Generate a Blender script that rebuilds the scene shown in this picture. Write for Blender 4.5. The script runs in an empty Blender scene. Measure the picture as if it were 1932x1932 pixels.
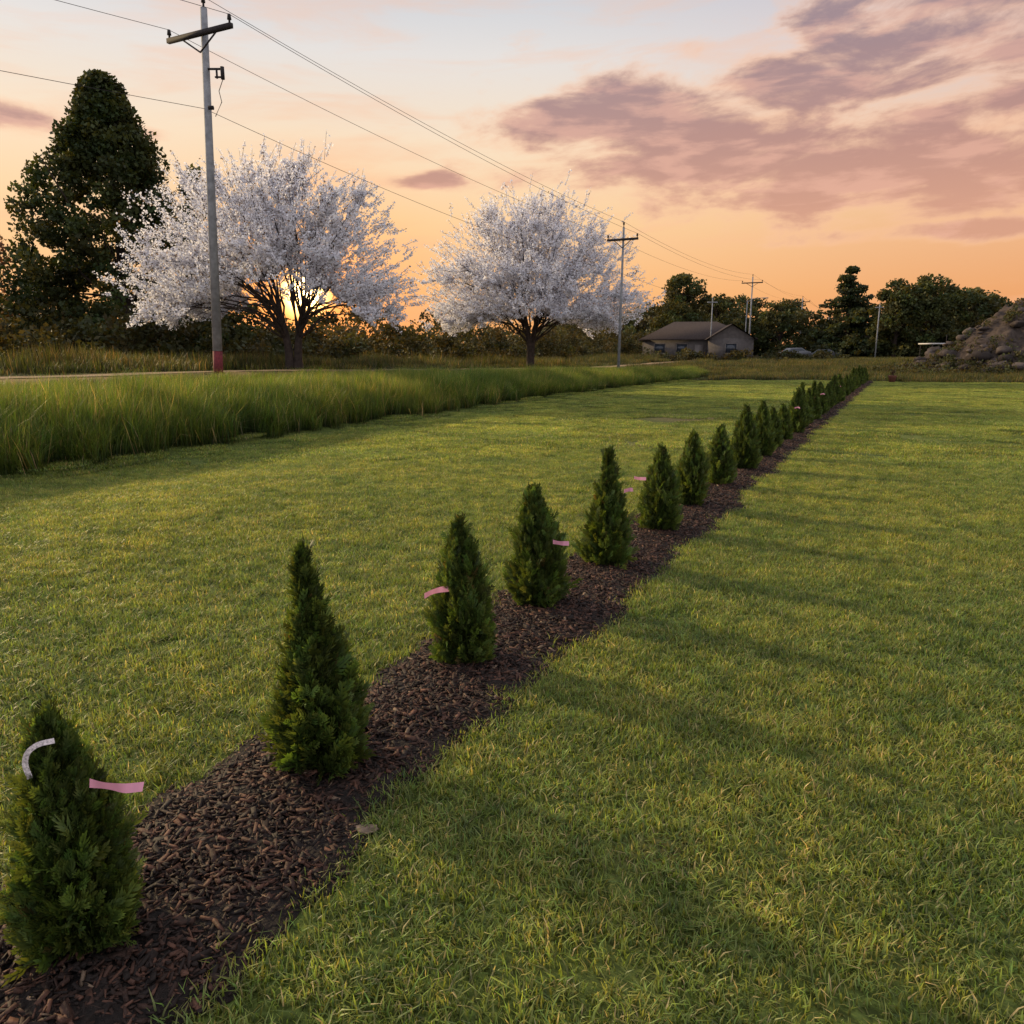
import bpy, math, numpy as np
from mathutils import Vector
rad=math.radians
scene=bpy.context.scene
rng=np.random.default_rng(7)
COL=scene.collection

# ------------------------------------------------------------------ helpers
def mk(name,V,F,mat,col=None,smooth=False,link=True,parent=None,mi=None):
    if isinstance(F,np.ndarray): F=[F]
    F=[np.asarray(f,dtype=np.int32) for f in F if len(f)]
    me=bpy.data.meshes.new(name)
    V=np.asarray(V,dtype=np.float32)
    me.vertices.add(len(V)); me.vertices.foreach_set('co',V.ravel())
    tot=np.concatenate([np.full(len(f),f.shape[1],dtype=np.int32) for f in F])
    idx=np.concatenate([f.ravel() for f in F])
    st=np.concatenate([[0],np.cumsum(tot)[:-1]]).astype(np.int32)
    me.loops.add(len(idx)); me.loops.foreach_set('vertex_index',idx)
    me.polygons.add(len(tot)); me.polygons.foreach_set('loop_start',st)
    try: me.polygons.foreach_set('loop_total',tot)
    except Exception: pass
    if mi is not None: me.polygons.foreach_set('material_index',np.asarray(mi,dtype=np.int32))
    if smooth is not False:
        me.polygons.foreach_set('use_smooth',np.full(len(tot),bool(smooth)))
    me.update(calc_edges=True); me.validate()
    if col is not None:
        C=np.ones((len(V),4),dtype=np.float32); C[:,:3]=col
        a=me.attributes.new('Col','FLOAT_COLOR','POINT'); a.data.foreach_set('color',C.ravel())
    for m in (mat if isinstance(mat,(list,tuple)) else [mat]): me.materials.append(m)
    ob=bpy.data.objects.new(name,me)
    if link: COL.objects.link(ob)
    if parent: ob.parent=parent
    return ob
class Acc:
    def __init__(s): s.V=[];s.F=[];s.C=[];s.M=[];s.n=0
    def add(s,V,F,c=None,m=0):
        V=np.asarray(V,float)
        s.V.append(V); s.F.append(np.asarray(F)+s.n); s.n+=len(V)
        cc=np.ones((len(V),3)) if c is None else np.broadcast_to(np.asarray(c,float),(len(V),3))
        s.C.append(cc); s.M.append(np.full(len(F),m))
    def obj(s,name,mat,**k):
        return mk(name,np.concatenate(s.V),s.F,mat,col=np.concatenate(s.C),mi=np.concatenate(s.M),**k)
def empty(name,loc=(0,0,0),rz=0):
    e=bpy.data.objects.new(name,None); e.location=loc; e.rotation_euler=(0,0,rz); COL.objects.link(e); return e
def ss(a,b,x):
    t=np.clip((x-a)/(b-a),0,1); return t*t*(3-2*t)
def unit(v): return v/np.maximum(np.linalg.norm(v,axis=-1,keepdims=True),1e-9)
def box(c,size,rz=0):
    c=np.array(c,float); h=np.array(size)/2
    v=np.array([[x,y,z] for z in(-1,1) for y in(-1,1) for x in(-1,1)])*h
    R=np.array([[math.cos(rz),-math.sin(rz),0],[math.sin(rz),math.cos(rz),0],[0,0,1]])
    v=v@R.T+c
    f=np.array([[0,2,3,1],[4,5,7,6],[0,1,5,4],[2,6,7,3],[0,4,6,2],[1,3,7,5]])
    return v,f
def tubes(P,R,n=6):
    P=np.asarray(P,float); R=np.asarray(R,float); N,K,_=P.shape
    T=unit(np.gradient(P,axis=1))
    ref=np.where(np.abs(T[...,2:3])>.9,np.array([1.,0,0]),np.array([0,0,1.]))
    A=unit(np.cross(T,ref)); B=np.cross(T,A)
    th=np.arange(n)*2*np.pi/n
    V=P[:,:,None,:]+R[:,:,None,None]*(A[:,:,None,:]*np.cos(th)[:,None]+B[:,:,None,:]*np.sin(th)[:,None])
    i,k,j=np.meshgrid(np.arange(N),np.arange(K-1),np.arange(n),indexing='ij')
    id_=lambda i,k,j:(i*K+k)*n+(j%n)
    F=np.stack([id_(i,k,j),id_(i,k,j+1),id_(i,k+1,j+1),id_(i,k+1,j)],-1).reshape(-1,4)
    return V.reshape(-1,3),F
def rod(p,q,r,r2=None,n=8):
    p=np.array(p,float);q=np.array(q,float)
    P=np.array([[p,p+(q-p)*1e-3,q-(q-p)*1e-3,q]]); r2=r if r2 is None else r2
    return tubes(P,[[1e-4,r,r2,1e-4]],n)
def spawn(P,R,n,tmin,L,spread,up,r,K=5,outw=None):
    N,KK,_=P.shape
    t=r.uniform(tmin,1,(N,n)); x=t*(KK-1); i=np.minimum(x.astype(int),KK-2); f=(x-i)[...,None]
    I=np.arange(N)[:,None]
    st=P[I,i]*(1-f)+P[I,i+1]*f; tn=unit(P[I,i+1]-P[I,i])
    d=unit(tn+spread*r.normal(size=st.shape)+np.array([0,0,up]))
    ln=L*(1.25-t)*r.uniform(.6,1.3,t.shape)
    tau=np.linspace(0,1,K)
    cur=r.normal(size=st.shape)*.18+np.array([0,0,up*.5])
    C=st[:,:,None]+d[:,:,None]*(ln[...,None,None]*tau[:,None])+cur[:,:,None]*(ln[...,None,None]*(tau**2)[:,None])
    rr=(R[I,i]*.6)[...,None]*(1-.8*tau)
    return C.reshape(-1,K,3),rr.reshape(-1,K)
def diamonds(c,size,r,asp=.6,nrm=None):
    N=len(c)
    a=unit(r.normal(size=(N,3))); b=unit(np.cross(a,r.normal(size=(N,3))))
    s=np.broadcast_to(size,(N,))[:,None]
    V=np.stack([c-a*s,c+b*s*asp,c+a*s,c-b*s*asp],1).reshape(-1,3)
    return V,np.arange(N*4).reshape(-1,4)

# ------------------------------------------------------------------ materials
def newmat(name):
    m=bpy.data.materials.new(name); m.use_nodes=True; nt=m.node_tree; nt.nodes.clear(); return m,nt
def pmat(name,c,rough=.8,scale=8,var=.35,bump=.0,metal=0,spec=.3,attr=False):
    m,nt=newmat(name); N=nt.nodes; L=nt.links
    o=N.new('ShaderNodeOutputMaterial'); b=N.new('ShaderNodeBsdfPrincipled'); L.new(b.outputs[0],o.inputs[0])
    b.inputs['Roughness'].default_value=rough; b.inputs['Metallic'].default_value=metal
    b.inputs['Specular IOR Level'].default_value=spec
    tc=N.new('ShaderNodeTexCoord'); nz=N.new('ShaderNodeTexNoise'); nz.inputs['Scale'].default_value=scale; nz.inputs['Detail'].default_value=8
    L.new(tc.outputs['Object'],nz.inputs['Vector'])
    mr=N.new('ShaderNodeMapRange'); mr.inputs['From Min'].default_value=.3; mr.inputs['From Max'].default_value=.7
    mr.inputs['To Min'].default_value=1-var; mr.inputs['To Max'].default_value=1+var
    L.new(nz.outputs[0],mr.inputs['Value'])
    mx=N.new('ShaderNodeVectorMath'); mx.operation='SCALE'
    if attr:
        at=N.new('ShaderNodeAttribute'); at.attribute_name='Col'
        m2=N.new('ShaderNodeVectorMath'); m2.operation='MULTIPLY'; m2.inputs[1].default_value=c[:3]; L.new(at.outputs['Color'],m2.inputs[0]); L.new(m2.outputs[0],mx.inputs[0])
    else: mx.inputs[0].default_value=c[:3]
    L.new(mr.outputs[0],mx.inputs['Scale']); L.new(mx.outputs[0],b.inputs['Base Color'])
    if bump:
        bp=N.new('ShaderNodeBump'); bp.inputs['Strength'].default_value=bump; bp.inputs['Distance'].default_value=.05
        L.new(nz.outputs[0],bp.inputs['Height']); L.new(bp.outputs[0],b.inputs['Normal'])
    return m
def leafmat(name,trans=.35,tint=(1.3,1.2,.6),rough=.55,spec=.25,rand=0,world=None):
    m,nt=newmat(name); N=nt.nodes; L=nt.links
    o=N.new('ShaderNodeOutputMaterial'); b=N.new('ShaderNodeBsdfPrincipled'); t=N.new('ShaderNodeBsdfTranslucent'); mix=N.new('ShaderNodeMixShader')
    b.inputs['Roughness'].default_value=rough; b.inputs['Specular IOR Level'].default_value=spec
    mix.inputs[0].default_value=trans
    L.new(b.outputs[0],mix.inputs[1]); L.new(t.outputs[0],mix.inputs[2]); L.new(mix.outputs[0],o.inputs[0])
    at=N.new('ShaderNodeAttribute'); at.attribute_name='Col'; c=at.outputs['Color']
    if world:
        g=N.new('ShaderNodeNewGeometry'); 
        for sc,det,lo,hi in world:
            nz=N.new('ShaderNodeTexNoise'); nz.inputs['Scale'].default_value=sc; nz.inputs['Detail'].default_value=det
            L.new(g.outputs['Position'],nz.inputs['Vector'])
            cr=N.new('ShaderNodeValToRGB'); cr.color_ramp.elements[0].position=.36; cr.color_ramp.elements[1].position=.64
            cr.color_ramp.elements[0].color=(*lo,1); cr.color_ramp.elements[1].color=(*hi,1)
            L.new(nz.outputs[0],cr.inputs[0])
            mm=N.new('ShaderNodeVectorMath'); mm.operation='MULTIPLY'; L.new(c,mm.inputs[0]); L.new(cr.outputs[0],mm.inputs[1]); c=mm.outputs[0]
    if rand:
        oi=N.new('ShaderNodeObjectInfo'); mr=N.new('ShaderNodeMapRange'); mr.inputs['To Min'].default_value=1-rand; mr.inputs['To Max'].default_value=1+rand
        L.new(oi.outputs['Random'],mr.inputs['Value']); s=N.new('ShaderNodeVectorMath'); s.operation='SCALE'; L.new(c,s.inputs[0]); L.new(mr.outputs[0],s.inputs['Scale']); c=s.outputs[0]
    L.new(c,b.inputs['Base Color'])
    tt=N.new('ShaderNodeVectorMath'); tt.operation='MULTIPLY'; tt.inputs[1].default_value=tint; L.new(c,tt.inputs[0]); L.new(tt.outputs[0],t.inputs[0])
    return m
W_LAWN=[(.35,3,(.88,.92,.94),(1.15,1.06,.94)),(1.6,4,(.80,.86,.84),(1.24,1.14,1.12)),(7.0,3,(.70,.77,.76),(1.3,1.22,1.2))]
M_grass=leafmat('grass_blades',.48,(1.58,1.42,.62),.45,.35,.28,W_LAWN)
M_tall=leafmat('tall_grass_blades',.50,(1.5,1.32,.55),.5,.3,.3,[(.3,3,(.75,.85,.8),(1.2,1.1,1.0)),(1.8,3,(.75,.8,.8),(1.25,1.15,1.1))])
M_arb=leafmat('arborvitae_foliage',.36,(1.7,1.4,.5),.55,.3,.1)
M_leaf=leafmat('tree_leaves',.35,(1.7,1.2,.45),.6,.2)
M_blos=leafmat('blossom_petals',.5,(1.0,.97,.95),.7,.1)
M_bark=pmat('bark',(.04,.028,.022),.9,6,.4,.6)
M_pole=pmat('weathered_pole',(.21,.21,.22),.8,5,.3,.3)
M_dark=pmat('dark_metal',(.035,.03,.03),.8,10,.2,spec=.1)
M_red=pmat('red_paint',(.12,.016,.02),.8,12,.4)
M_chip=pmat('bark_chips',(1,1,1),.75,60,.35,.3,attr=True)
M_pink=leafmat('pink_tape',.3,(1,1,1),.5,.3)
M_white=pmat('white_tape',(.70,.60,.62),.45,160,.45)

# ------------------------------------------------------------------ terrain
O=np.array([-1.24,1.93]); D=np.array([.4472,.8944]); Nn=np.array([-.8944,.4472])
def sw(x,y):
    dx=x-O[0]; dy=y-O[1]; return dx*D[0]+dy*D[1], dx*Nn[0]+dy*Nn[1]
def xy(s,w): return O[0]+s*D[0]+w*Nn[0], O[1]+s*D[1]+w*Nn[1]
def wb(s): return np.interp(s,[-10,0,5,15,32,60],[9.0,9.2,9.4,10.4,10.9,11.2])
def zsw(s,w):
    p=np.interp(s,[0,20,38,55,90,140],[1.0,1.0,.75,.55,.8,1.0])
    b=wb(s)
    e=ss(b-.6,b+1.6,w)*.38+ss(b+2.0,b+6.5,w)*.66
    z=e*p
    z=z-.10*np.exp(-((w-(b-1.6))/1.6)**2)
    z=z+ .012*np.sin(s*.9+w*.6)+.01*np.sin(s*.37-w*1.3)+.03*np.sin(s*.21+1)*np.sin(w*.17)*ss(1,4,np.abs(w))
    z=z+ ss(52,85,s)*.75*(1-ss(b-1,b+5,w))
    return z
def zxy(x,y):
    s,w=sw(x,y); return zsw(s,w)
sa=np.unique(np.concatenate([np.linspace(-40,-4,20),np.linspace(-4,20,121),np.linspace(20,70,100),np.linspace(70,200,60),np.linspace(200,900,30)]))
wa=np.unique(np.concatenate([np.linspace(-600,-60,25),np.linspace(-60,-8,53),np.linspace(-8,20,141),np.linspace(20,60,41),np.linspace(60,900,30)]))
S,W=np.meshgrid(sa,wa,indexing='ij'); X,Y=xy(S,W); Z=zsw(S,W)
V=np.stack([X,Y,Z],-1).reshape(-1,3)
a,b=len(sa),len(wa); i,j=np.meshgrid(np.arange(a-1),np.arange(b-1),indexing='ij')
F=np.stack([i*b+j,(i+1)*b+j,(i+1)*b+j+1,i*b+j+1],-1).reshape(-1,4)[:,::-1]
lawn=np.array([.085,.110,.028]); tallc=np.array([.050,.065,.018]); dry=np.array([.17,.115,.055])
def patch(x,y,cx,cy,rx,ry): return np.exp(-(((x-cx)/rx)**2+((y-cy)/ry)**2))
def deadness(x,y):
    return np.clip(.95*patch(x,y,.47,2.38,.11,.07)+.9*patch(x,y,4.6,20.6,1.2,1.8)+.4*patch(x,y,2.2,14,.8,1.2),0,1)
ft=(W>wb(S)).astype(float)[...,None]; fd=ss(14.6,15.6,W)[...,None]*(1-.85*ss(20,21.5,W)[...,None])
far=ss(49,51,S)[...,None]
C=lawn*(1-ft)+tallc*ft; C=C*(1-fd)+dry*fd; C=C*(1-far*.6)+ (np.array([.07,.07,.028])*far*.6)
dd=deadness(X,Y)[...,None]*.8; C=C*(1-dd)+np.array([.18,.12,.07])*dd
M_ground,nt=newmat('grass_ground'); N=nt.nodes; L=nt.links
o=N.new('ShaderNodeOutputMaterial'); bs=N.new('ShaderNodeBsdfPrincipled'); L.new(bs.outputs[0],o.inputs[0]); bs.inputs['Roughness'].default_value=.95; bs.inputs['Specular IOR Level'].default_value=.1
at=N.new('ShaderNodeAttribute'); at.attribute_name='Col'; g=N.new('ShaderNodeNewGeometry'); c=at.outputs['Color']
for sc,lo,hi in((.4,(.8,.85,.8),(1.2,1.1,1.1)),(30,(.5,.5,.5),(1.4,1.4,1.3))):
    nz=N.new('ShaderNodeTexNoise'); nz.inputs['Scale'].default_value=sc; nz.inputs['Detail'].default_value=6; L.new(g.outputs['Position'],nz.inputs['Vector'])
    cr=N.new('ShaderNodeValToRGB'); cr.color_ramp.elements[0].position=.35; cr.color_ramp.elements[1].position=.65; cr.color_ramp.elements[0].color=(*lo,1); cr.color_ramp.elements[1].color=(*hi,1); L.new(nz.outputs[0],cr.inputs[0])
    mm=N.new('ShaderNodeVectorMath'); mm.operation='MULTIPLY'; L.new(c,mm.inputs[0]); L.new(cr.outputs[0],mm.inputs[1]); c=mm.outputs[0]
bp=N.new('ShaderNodeBump'); bp.inputs['Strength'].default_value=.8; bp.inputs['Distance'].default_value=.03; L.new(nz.outputs[0],bp.inputs['Height']); L.new(bp.outputs[0],bs.inputs['Normal'])
L.new(c,bs.inputs['Base Color'])
mk('ground',V,F,M_ground,col=C.reshape(-1,3),smooth=True)

# path / road along the verge
sr=np.linspace(-40,260,200); wr=np.array([18.4,18.6,19.9,20.1]); S2,W2=np.meshgrid(sr,wr,indexing='ij'); W2=W2+.08*np.sin(S2*1.3)
X2,Y2=xy(S2,W2); Z2=zsw(S2,W2)+.02; Z2[:,1:3]+=.012
i,j=np.meshgrid(np.arange(len(sr)-1),np.arange(3),indexing='ij'); F2=np.stack([i*4+j,(i+1)*4+j,(i+1)*4+j+1,i*4+j+1],-1).reshape(-1,4)[:,::-1]
mk('gravel_road',np.stack([X2,Y2,Z2],-1).reshape(-1,3),F2,pmat('gravel',(.22,.15,.09),.95,3,.45,.4,spec=.1),smooth=True)

# ------------------------------------------------------------------ mulch bed
def eL(s): return .39+.035*np.sin(s*2.1+.5)+.03*np.sin(s*5.3+1)+.022*np.sin(s*13)+.015*np.sin(s*29+1)
def eR(s): return -(.38+.04*np.sin(s*1.7+2)+.035*np.sin(s*4.4)+.025*np.sin(s*11+1)+.015*np.sin(s*27)+.0022*s)
sm=np.concatenate([np.linspace(-3,12,320),np.linspace(12.2,51,200)]); q=np.linspace(0,1,15)
S3=np.repeat(sm[:,None],15,1); W3=(eR(sm)-.06)[:,None]*(1-q)+(eL(sm)+.06)[:,None]*q
prof=np.sin(np.pi*q)**.6
Z3=zsw(S3,W3)+.003+.045*prof+.008*np.sin(S3*17+W3*9)*prof+.006*np.sin(S3*31-W3*23)*prof
X3,Y3=xy(S3,W3); i,j=np.meshgrid(np.arange(len(sm)-1),np.arange(14),indexing='ij')
F3=np.stack([i*15+j,(i+1)*15+j,(i+1)*15+j+1,i*15+j+1],-1).reshape(-1,4)
mk('mulch_bed',np.stack([X3,Y3,Z3],-1).reshape(-1,3),F3,pmat('mulch',(.014,.009,.007),.95,45,.7,1.0),smooth=True)
def mz(s,w):
    qq=(w-eR(s))/(eL(s)-eR(s)); return zsw(s,w)+.003+.045*np.sin(np.pi*np.clip(qq,0,1))**.6
def chips(n,s0,s1,lmin,lmax,r):
    s=r.uniform(s0,s1,n); qq=r.uniform(-.03,1.03,n); w=eR(s)*(1-qq)+eL(s)*qq+r.normal(0,.016,n); x,y=xy(s,w)
    ln=r.uniform(lmin,lmax,n)*r.uniform(.45,1,n); wd=ln*r.uniform(.16,.45,n); th=wd*r.uniform(.2,.45,n)
    z=mz(s,w)+r.uniform(0,.014,n)
    yaw=r.uniform(0,2*np.pi,n); pt=r.normal(0,.32,n); rl=r.normal(0,.5,n)
    a=np.stack([np.cos(yaw)*np.cos(pt),np.sin(yaw)*np.cos(pt),np.sin(pt)],-1)
    b0=np.stack([-np.sin(yaw),np.cos(yaw),0*yaw],-1); c0=np.cross(a,b0)
    b_=b0*np.cos(rl)[:,None]+c0*np.sin(rl)[:,None]; c_=np.cross(a,b_)
    P=np.stack([x,y,z],-1); vs=[]
    for kz in(-1,1):
        for ky in(-1,1):
            for kx in(-1,1):
                tp=r.uniform(.35,1.0,n)
                vs.append(P+a*(kx*ln/2*r.uniform(.8,1.1,n))[:,None]+b_*(ky*wd/2*tp)[:,None]+c_*(kz*th/2)[:,None])
    V=np.stack(vs,1).reshape(-1,3)
    f=np.array([[0,2,3,1],[4,5,7,6],[0,1,5,4],[2,6,7,3],[0,4,6,2],[1,3,7,5]])
    F=(f[None]+(np.arange(n)*8)[:,None,None]).reshape(-1,4)
    k=r.uniform(0,1,(n,1))**2.4
    col=np.array([.012,.0068,.005])*(1-k)+np.array([.105,.046,.028])*k
    g=(r.uniform(0,1,(n,1))<.02); col=np.where(g,np.array([.15,.10,.065]),col)
    return V,F,np.repeat(col,8,0)
A=Acc()
for args in((52000,-2.2,7,.02,.072),(22000,7,16,.03,.08),(18000,16,50,.05,.12)):
    v,f,c=chips(*args,rng); A.add(v,f,c)
A.obj('mulch_chips',M_chip)

# ------------------------------------------------------------------ grass
def blades(base,h,w,az,lean,colb,colt):
    n=len(h); d=np.stack([np.cos(az),np.sin(az),0*az],-1); s=np.stack([-np.sin(az),np.cos(az),0*az],-1)
    up=np.array([0,0,1.]); h1=h[:,None]; l=lean[:,None]
    m=base+d*l*h1*.28+up*h1*.58
    tp=base+d*l*h1+up*h1*np.sqrt(np.clip(1-.45*l*l,.15,1))
    w1=w[:,None]
    V=np.stack([base-s*w1/2,base+s*w1/2,m-s*w1*.42,m+s*w1*.42,tp],1).reshape(-1,3)
    f=np.array([[0,1,3],[0,3,2],[2,3,4]]); F=(f[None]+(np.arange(n)*5)[:,None,None]).reshape(-1,3)
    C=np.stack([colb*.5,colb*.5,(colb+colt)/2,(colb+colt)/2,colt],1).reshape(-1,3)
    return V,F,C
def proto(coll,name,n,R,h0,h1,w0,w1,lean,cb,ct,drycol,dryp,r,mat):
    a=r.uniform(0,2*np.pi,n); q=R*np.sqrt(r.uniform(0,1,n)); base=np.stack([q*np.cos(a),q*np.sin(a),np.full(n,-.01)],-1)
    h=r.uniform(h0,h1,n); w=r.uniform(w0,w1,n)
    k=r.uniform(.65,1.35,(n,1)); b_=np.array(cb)*k; t_=np.array(ct)*k*r.uniform(.8,1.25,(n,3))
    dm=(r.uniform(0,1,(n,1))<dryp); b_=np.where(dm,np.array(drycol),b_); t_=np.where(dm,np.array(drycol)*1.1,t_)
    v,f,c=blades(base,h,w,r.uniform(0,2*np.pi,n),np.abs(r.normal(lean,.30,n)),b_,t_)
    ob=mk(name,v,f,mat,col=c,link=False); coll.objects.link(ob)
def instancer(name,P,rot,scl,coll):
    me=bpy.data.meshes.new(name); me.vertices.add(len(P)); me.vertices.foreach_set('co',P.astype(np.float32).ravel()); me.update()
    a=me.attributes.new('rot','FLOAT_VECTOR','POINT'); a.data.foreach_set('vector',rot.astype(np.float32).ravel())
    a=me.attributes.new('scl','FLOAT_VECTOR','POINT'); a.data.foreach_set('vector',scl.astype(np.float32).ravel())
    ob=bpy.data.objects.new(name,me); COL.objects.link(ob)
    ng=bpy.data.node_groups.new(name,'GeometryNodeTree')
    ng.interface.new_socket('Geometry',in_out='INPUT',socket_type='NodeSocketGeometry'); ng.interface.new_socket('Geometry',in_out='OUTPUT',socket_type='NodeSocketGeometry')
    gi=ng.nodes.new('NodeGroupInput'); go=ng.nodes.new('NodeGroupOutput'); ci=ng.nodes.new('GeometryNodeCollectionInfo'); ip=ng.nodes.new('GeometryNodeInstanceOnPoints')
    ci.inputs['Collection'].default_value=coll; ci.inputs['Separate Children'].default_value=True; ci.inputs['Reset Children'].default_value=True
    ip.inputs['Pick Instance'].default_value=True
    L=ng.links; L.new(gi.outputs[0],ip.inputs['Points']); L.new(ci.outputs[0],ip.inputs['Instance'])
    for nm,so in(('rot','Rotation'),('scl','Scale')):
        na=ng.nodes.new('GeometryNodeInputNamedAttribute'); na.data_type='FLOAT_VECTOR'; na.inputs['Name'].default_value=nm
        L.new(na.outputs['Attribute'],ip.inputs[so])
    L.new(ip.outputs[0],go.inputs[0])
    md=ob.modifiers.new('scatter','NODES'); md.node_group=ng
    return ob
def rots(n,r,t=.06): return np.stack([r.normal(0,t,n),r.normal(0,t,n),r.uniform(0,2*np.pi,n)],-1)
def sc3(u,v=None):
    v=u if v is None else v; return np.stack([u,u,v],-1)
def vn(x,y):   # cheap pseudo-noise -1..1
    return (np.sin(x*1.7+1.3*np.sin(y*1.1+.4))*np.cos(y*1.9+1.1*np.sin(x*1.3))+.6*np.sin(x*4.1+y*2.7+1.7*np.sin(y*3.3))*np.cos(y*4.9-x*1.7))/1.6
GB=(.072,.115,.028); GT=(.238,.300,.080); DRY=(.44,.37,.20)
c_t=bpy.data.collections.new('grass_tufts')
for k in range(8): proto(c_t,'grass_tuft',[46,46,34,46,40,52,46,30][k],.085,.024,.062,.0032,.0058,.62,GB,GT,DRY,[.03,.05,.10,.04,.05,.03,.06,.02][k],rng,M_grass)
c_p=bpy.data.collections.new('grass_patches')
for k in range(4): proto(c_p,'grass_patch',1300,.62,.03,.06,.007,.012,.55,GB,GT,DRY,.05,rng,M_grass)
c_g=bpy.data.collections.new('tall_grass_clumps')
for k in range(6): proto(c_g,'tall_grass_clump',95,.24,.30,.88,.005,.011,.32,(.044,.080,.018),(.130,.190,.042),(.36,.28,.15),[.04,.06,.10,.04,.05,.08][k],rng,M_tall)
c_w=bpy.data.collections.new('meadow_grass_clumps')
for k in range(4): proto(c_w,'meadow_grass_clump',260,.8,.15,.45,.012,.022,.4,(.034,.045,.016),(.080,.088,.030),(.17,.12,.065),.15,rng,M_tall)
def area(n,rmin,rmax,azlim,r):
    q=np.sqrt(r.uniform(rmin**2,rmax**2,n)); a=r.uniform(-azlim,azlim,n); return q*np.sin(a),q*np.cos(a)
# near tufts
x,y=area(50000,.9,13.5,rad(44),rng); s,w=sw(x,y)
jit=rng.normal(0,.028,len(x))
keep=((w>eL(s)+.02+jit)|(w<eR(s)-.02+jit))&(w<wb(s)+.1)&(rng.uniform(0,1,len(x))>deadness(x,y)*.9)
keep&=rng.uniform(0,1,len(x))<(.94+.18*vn(x*2.2,y*2.2))
x,y,s,w=x[keep],y[keep],s[keep],w[keep]; n=len(x)
edge=np.minimum(np.abs(w-eL(s)),np.abs(w-eR(s)))
hs=rng.uniform(.6,1.2,n)*(1+.22*vn(x*3,y*3))*(1+.6*np.exp(-(edge/.08)**2)*rng.uniform(0,1,n))
instancer('lawn_grass',np.stack([x,y,zsw(s,w)],-1),rots(n,rng,.10),sc3(rng.uniform(.8,1.3,n),hs),c_t)
x,y=area(8500,12.8,62,rad(43),rng); s,w=sw(x,y)
keep=((w>eL(s)+.45)|(w<eR(s)-.45))&(w<wb(s)+.1)&(s<50.5)&(rng.uniform(0,1,len(x))>deadness(x,y)*.9)
x,y,s,w=x[keep],y[keep],s[keep],w[keep]; n=len(x)
instancer('lawn_grass_field',np.stack([x,y,zsw(s,w)],-1),rots(n,rng,.02),sc3(rng.uniform(.85,1.15,n),rng.uniform(.7,1.3,n)*(1+.2*vn(x*1.1,y*1.1))),c_p)
# bed edges further out
s=rng.uniform(11,50,5200); sd=rng.integers(0,2,5200); off=rng.uniform(.03,.6,5200)
w=np.where(sd==0,eL(s)+off,eR(s)-off); x,y=xy(s,w); n=len(s)
instancer('lawn_edge_grass',np.stack([x,y,zsw(s,w)],-1),rots(n,rng),sc3(rng.uniform(1.2,1.8,n),rng.uniform(1,1.5,n)),c_t)
# tall grass bank
n=10500; s=rng.uniform(-6,58,n); w=wb(s)+rng.uniform(0,1,n)**1.4*5.4+.3*vn(s*.9,s*.3)+rng.normal(0,.10,n)
x,y=xy(s,w); az=np.arctan2(x,y); k=(np.abs(az)<rad(46)); s,w,x,y=s[k],w[k],x[k],y[k]; n=len(s)
dw=w-wb(s)
hh=rng.uniform(.6,1.2,n)*(1+.16*vn(s*.8,w*.8))*np.interp(dw,[-.3,.4,1.6,3.2,5.5],[.75,1.10,1.16,.62,.30])*np.interp(s,[0,20,45,60],[1,.9,.7,.5])
instancer('tall_grass',np.stack([x,y,zsw(s,w)],-1),rots(n,rng,.13),sc3(rng.uniform(.8,1.3,n),hh),c_g)
# meadow beyond and verge
n=10000; s=rng.uniform(-5,150,n); w=rng.uniform(-45,28,n); x,y=xy(s,w); az=np.arctan2(x,y)
k=(np.abs(az)<rad(44))&(((s>51+1.0*np.sin(w*.4))&(w<16))|((w>20.8)&(w<28))|((w>14.6)&(w<17.4)&(rng.uniform(0,1,n)<.5)))&(y>3)
s,w,x,y=s[k],w[k],x[k],y[k]; n=len(s)
hh=rng.uniform(.5,1.2,n)*np.where((w>14)&(w<21)&(s<55),.12,1.0)*np.where(w>22.5,1.9,1.0)*(1+.4*vn(x*.4,y*.4))
instancer('meadow_grass',np.stack([x,y,zsw(s,w)],-1),rots(n,rng,.05),sc3(rng.uniform(.9,1.4,n),hh),c_w)

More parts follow.
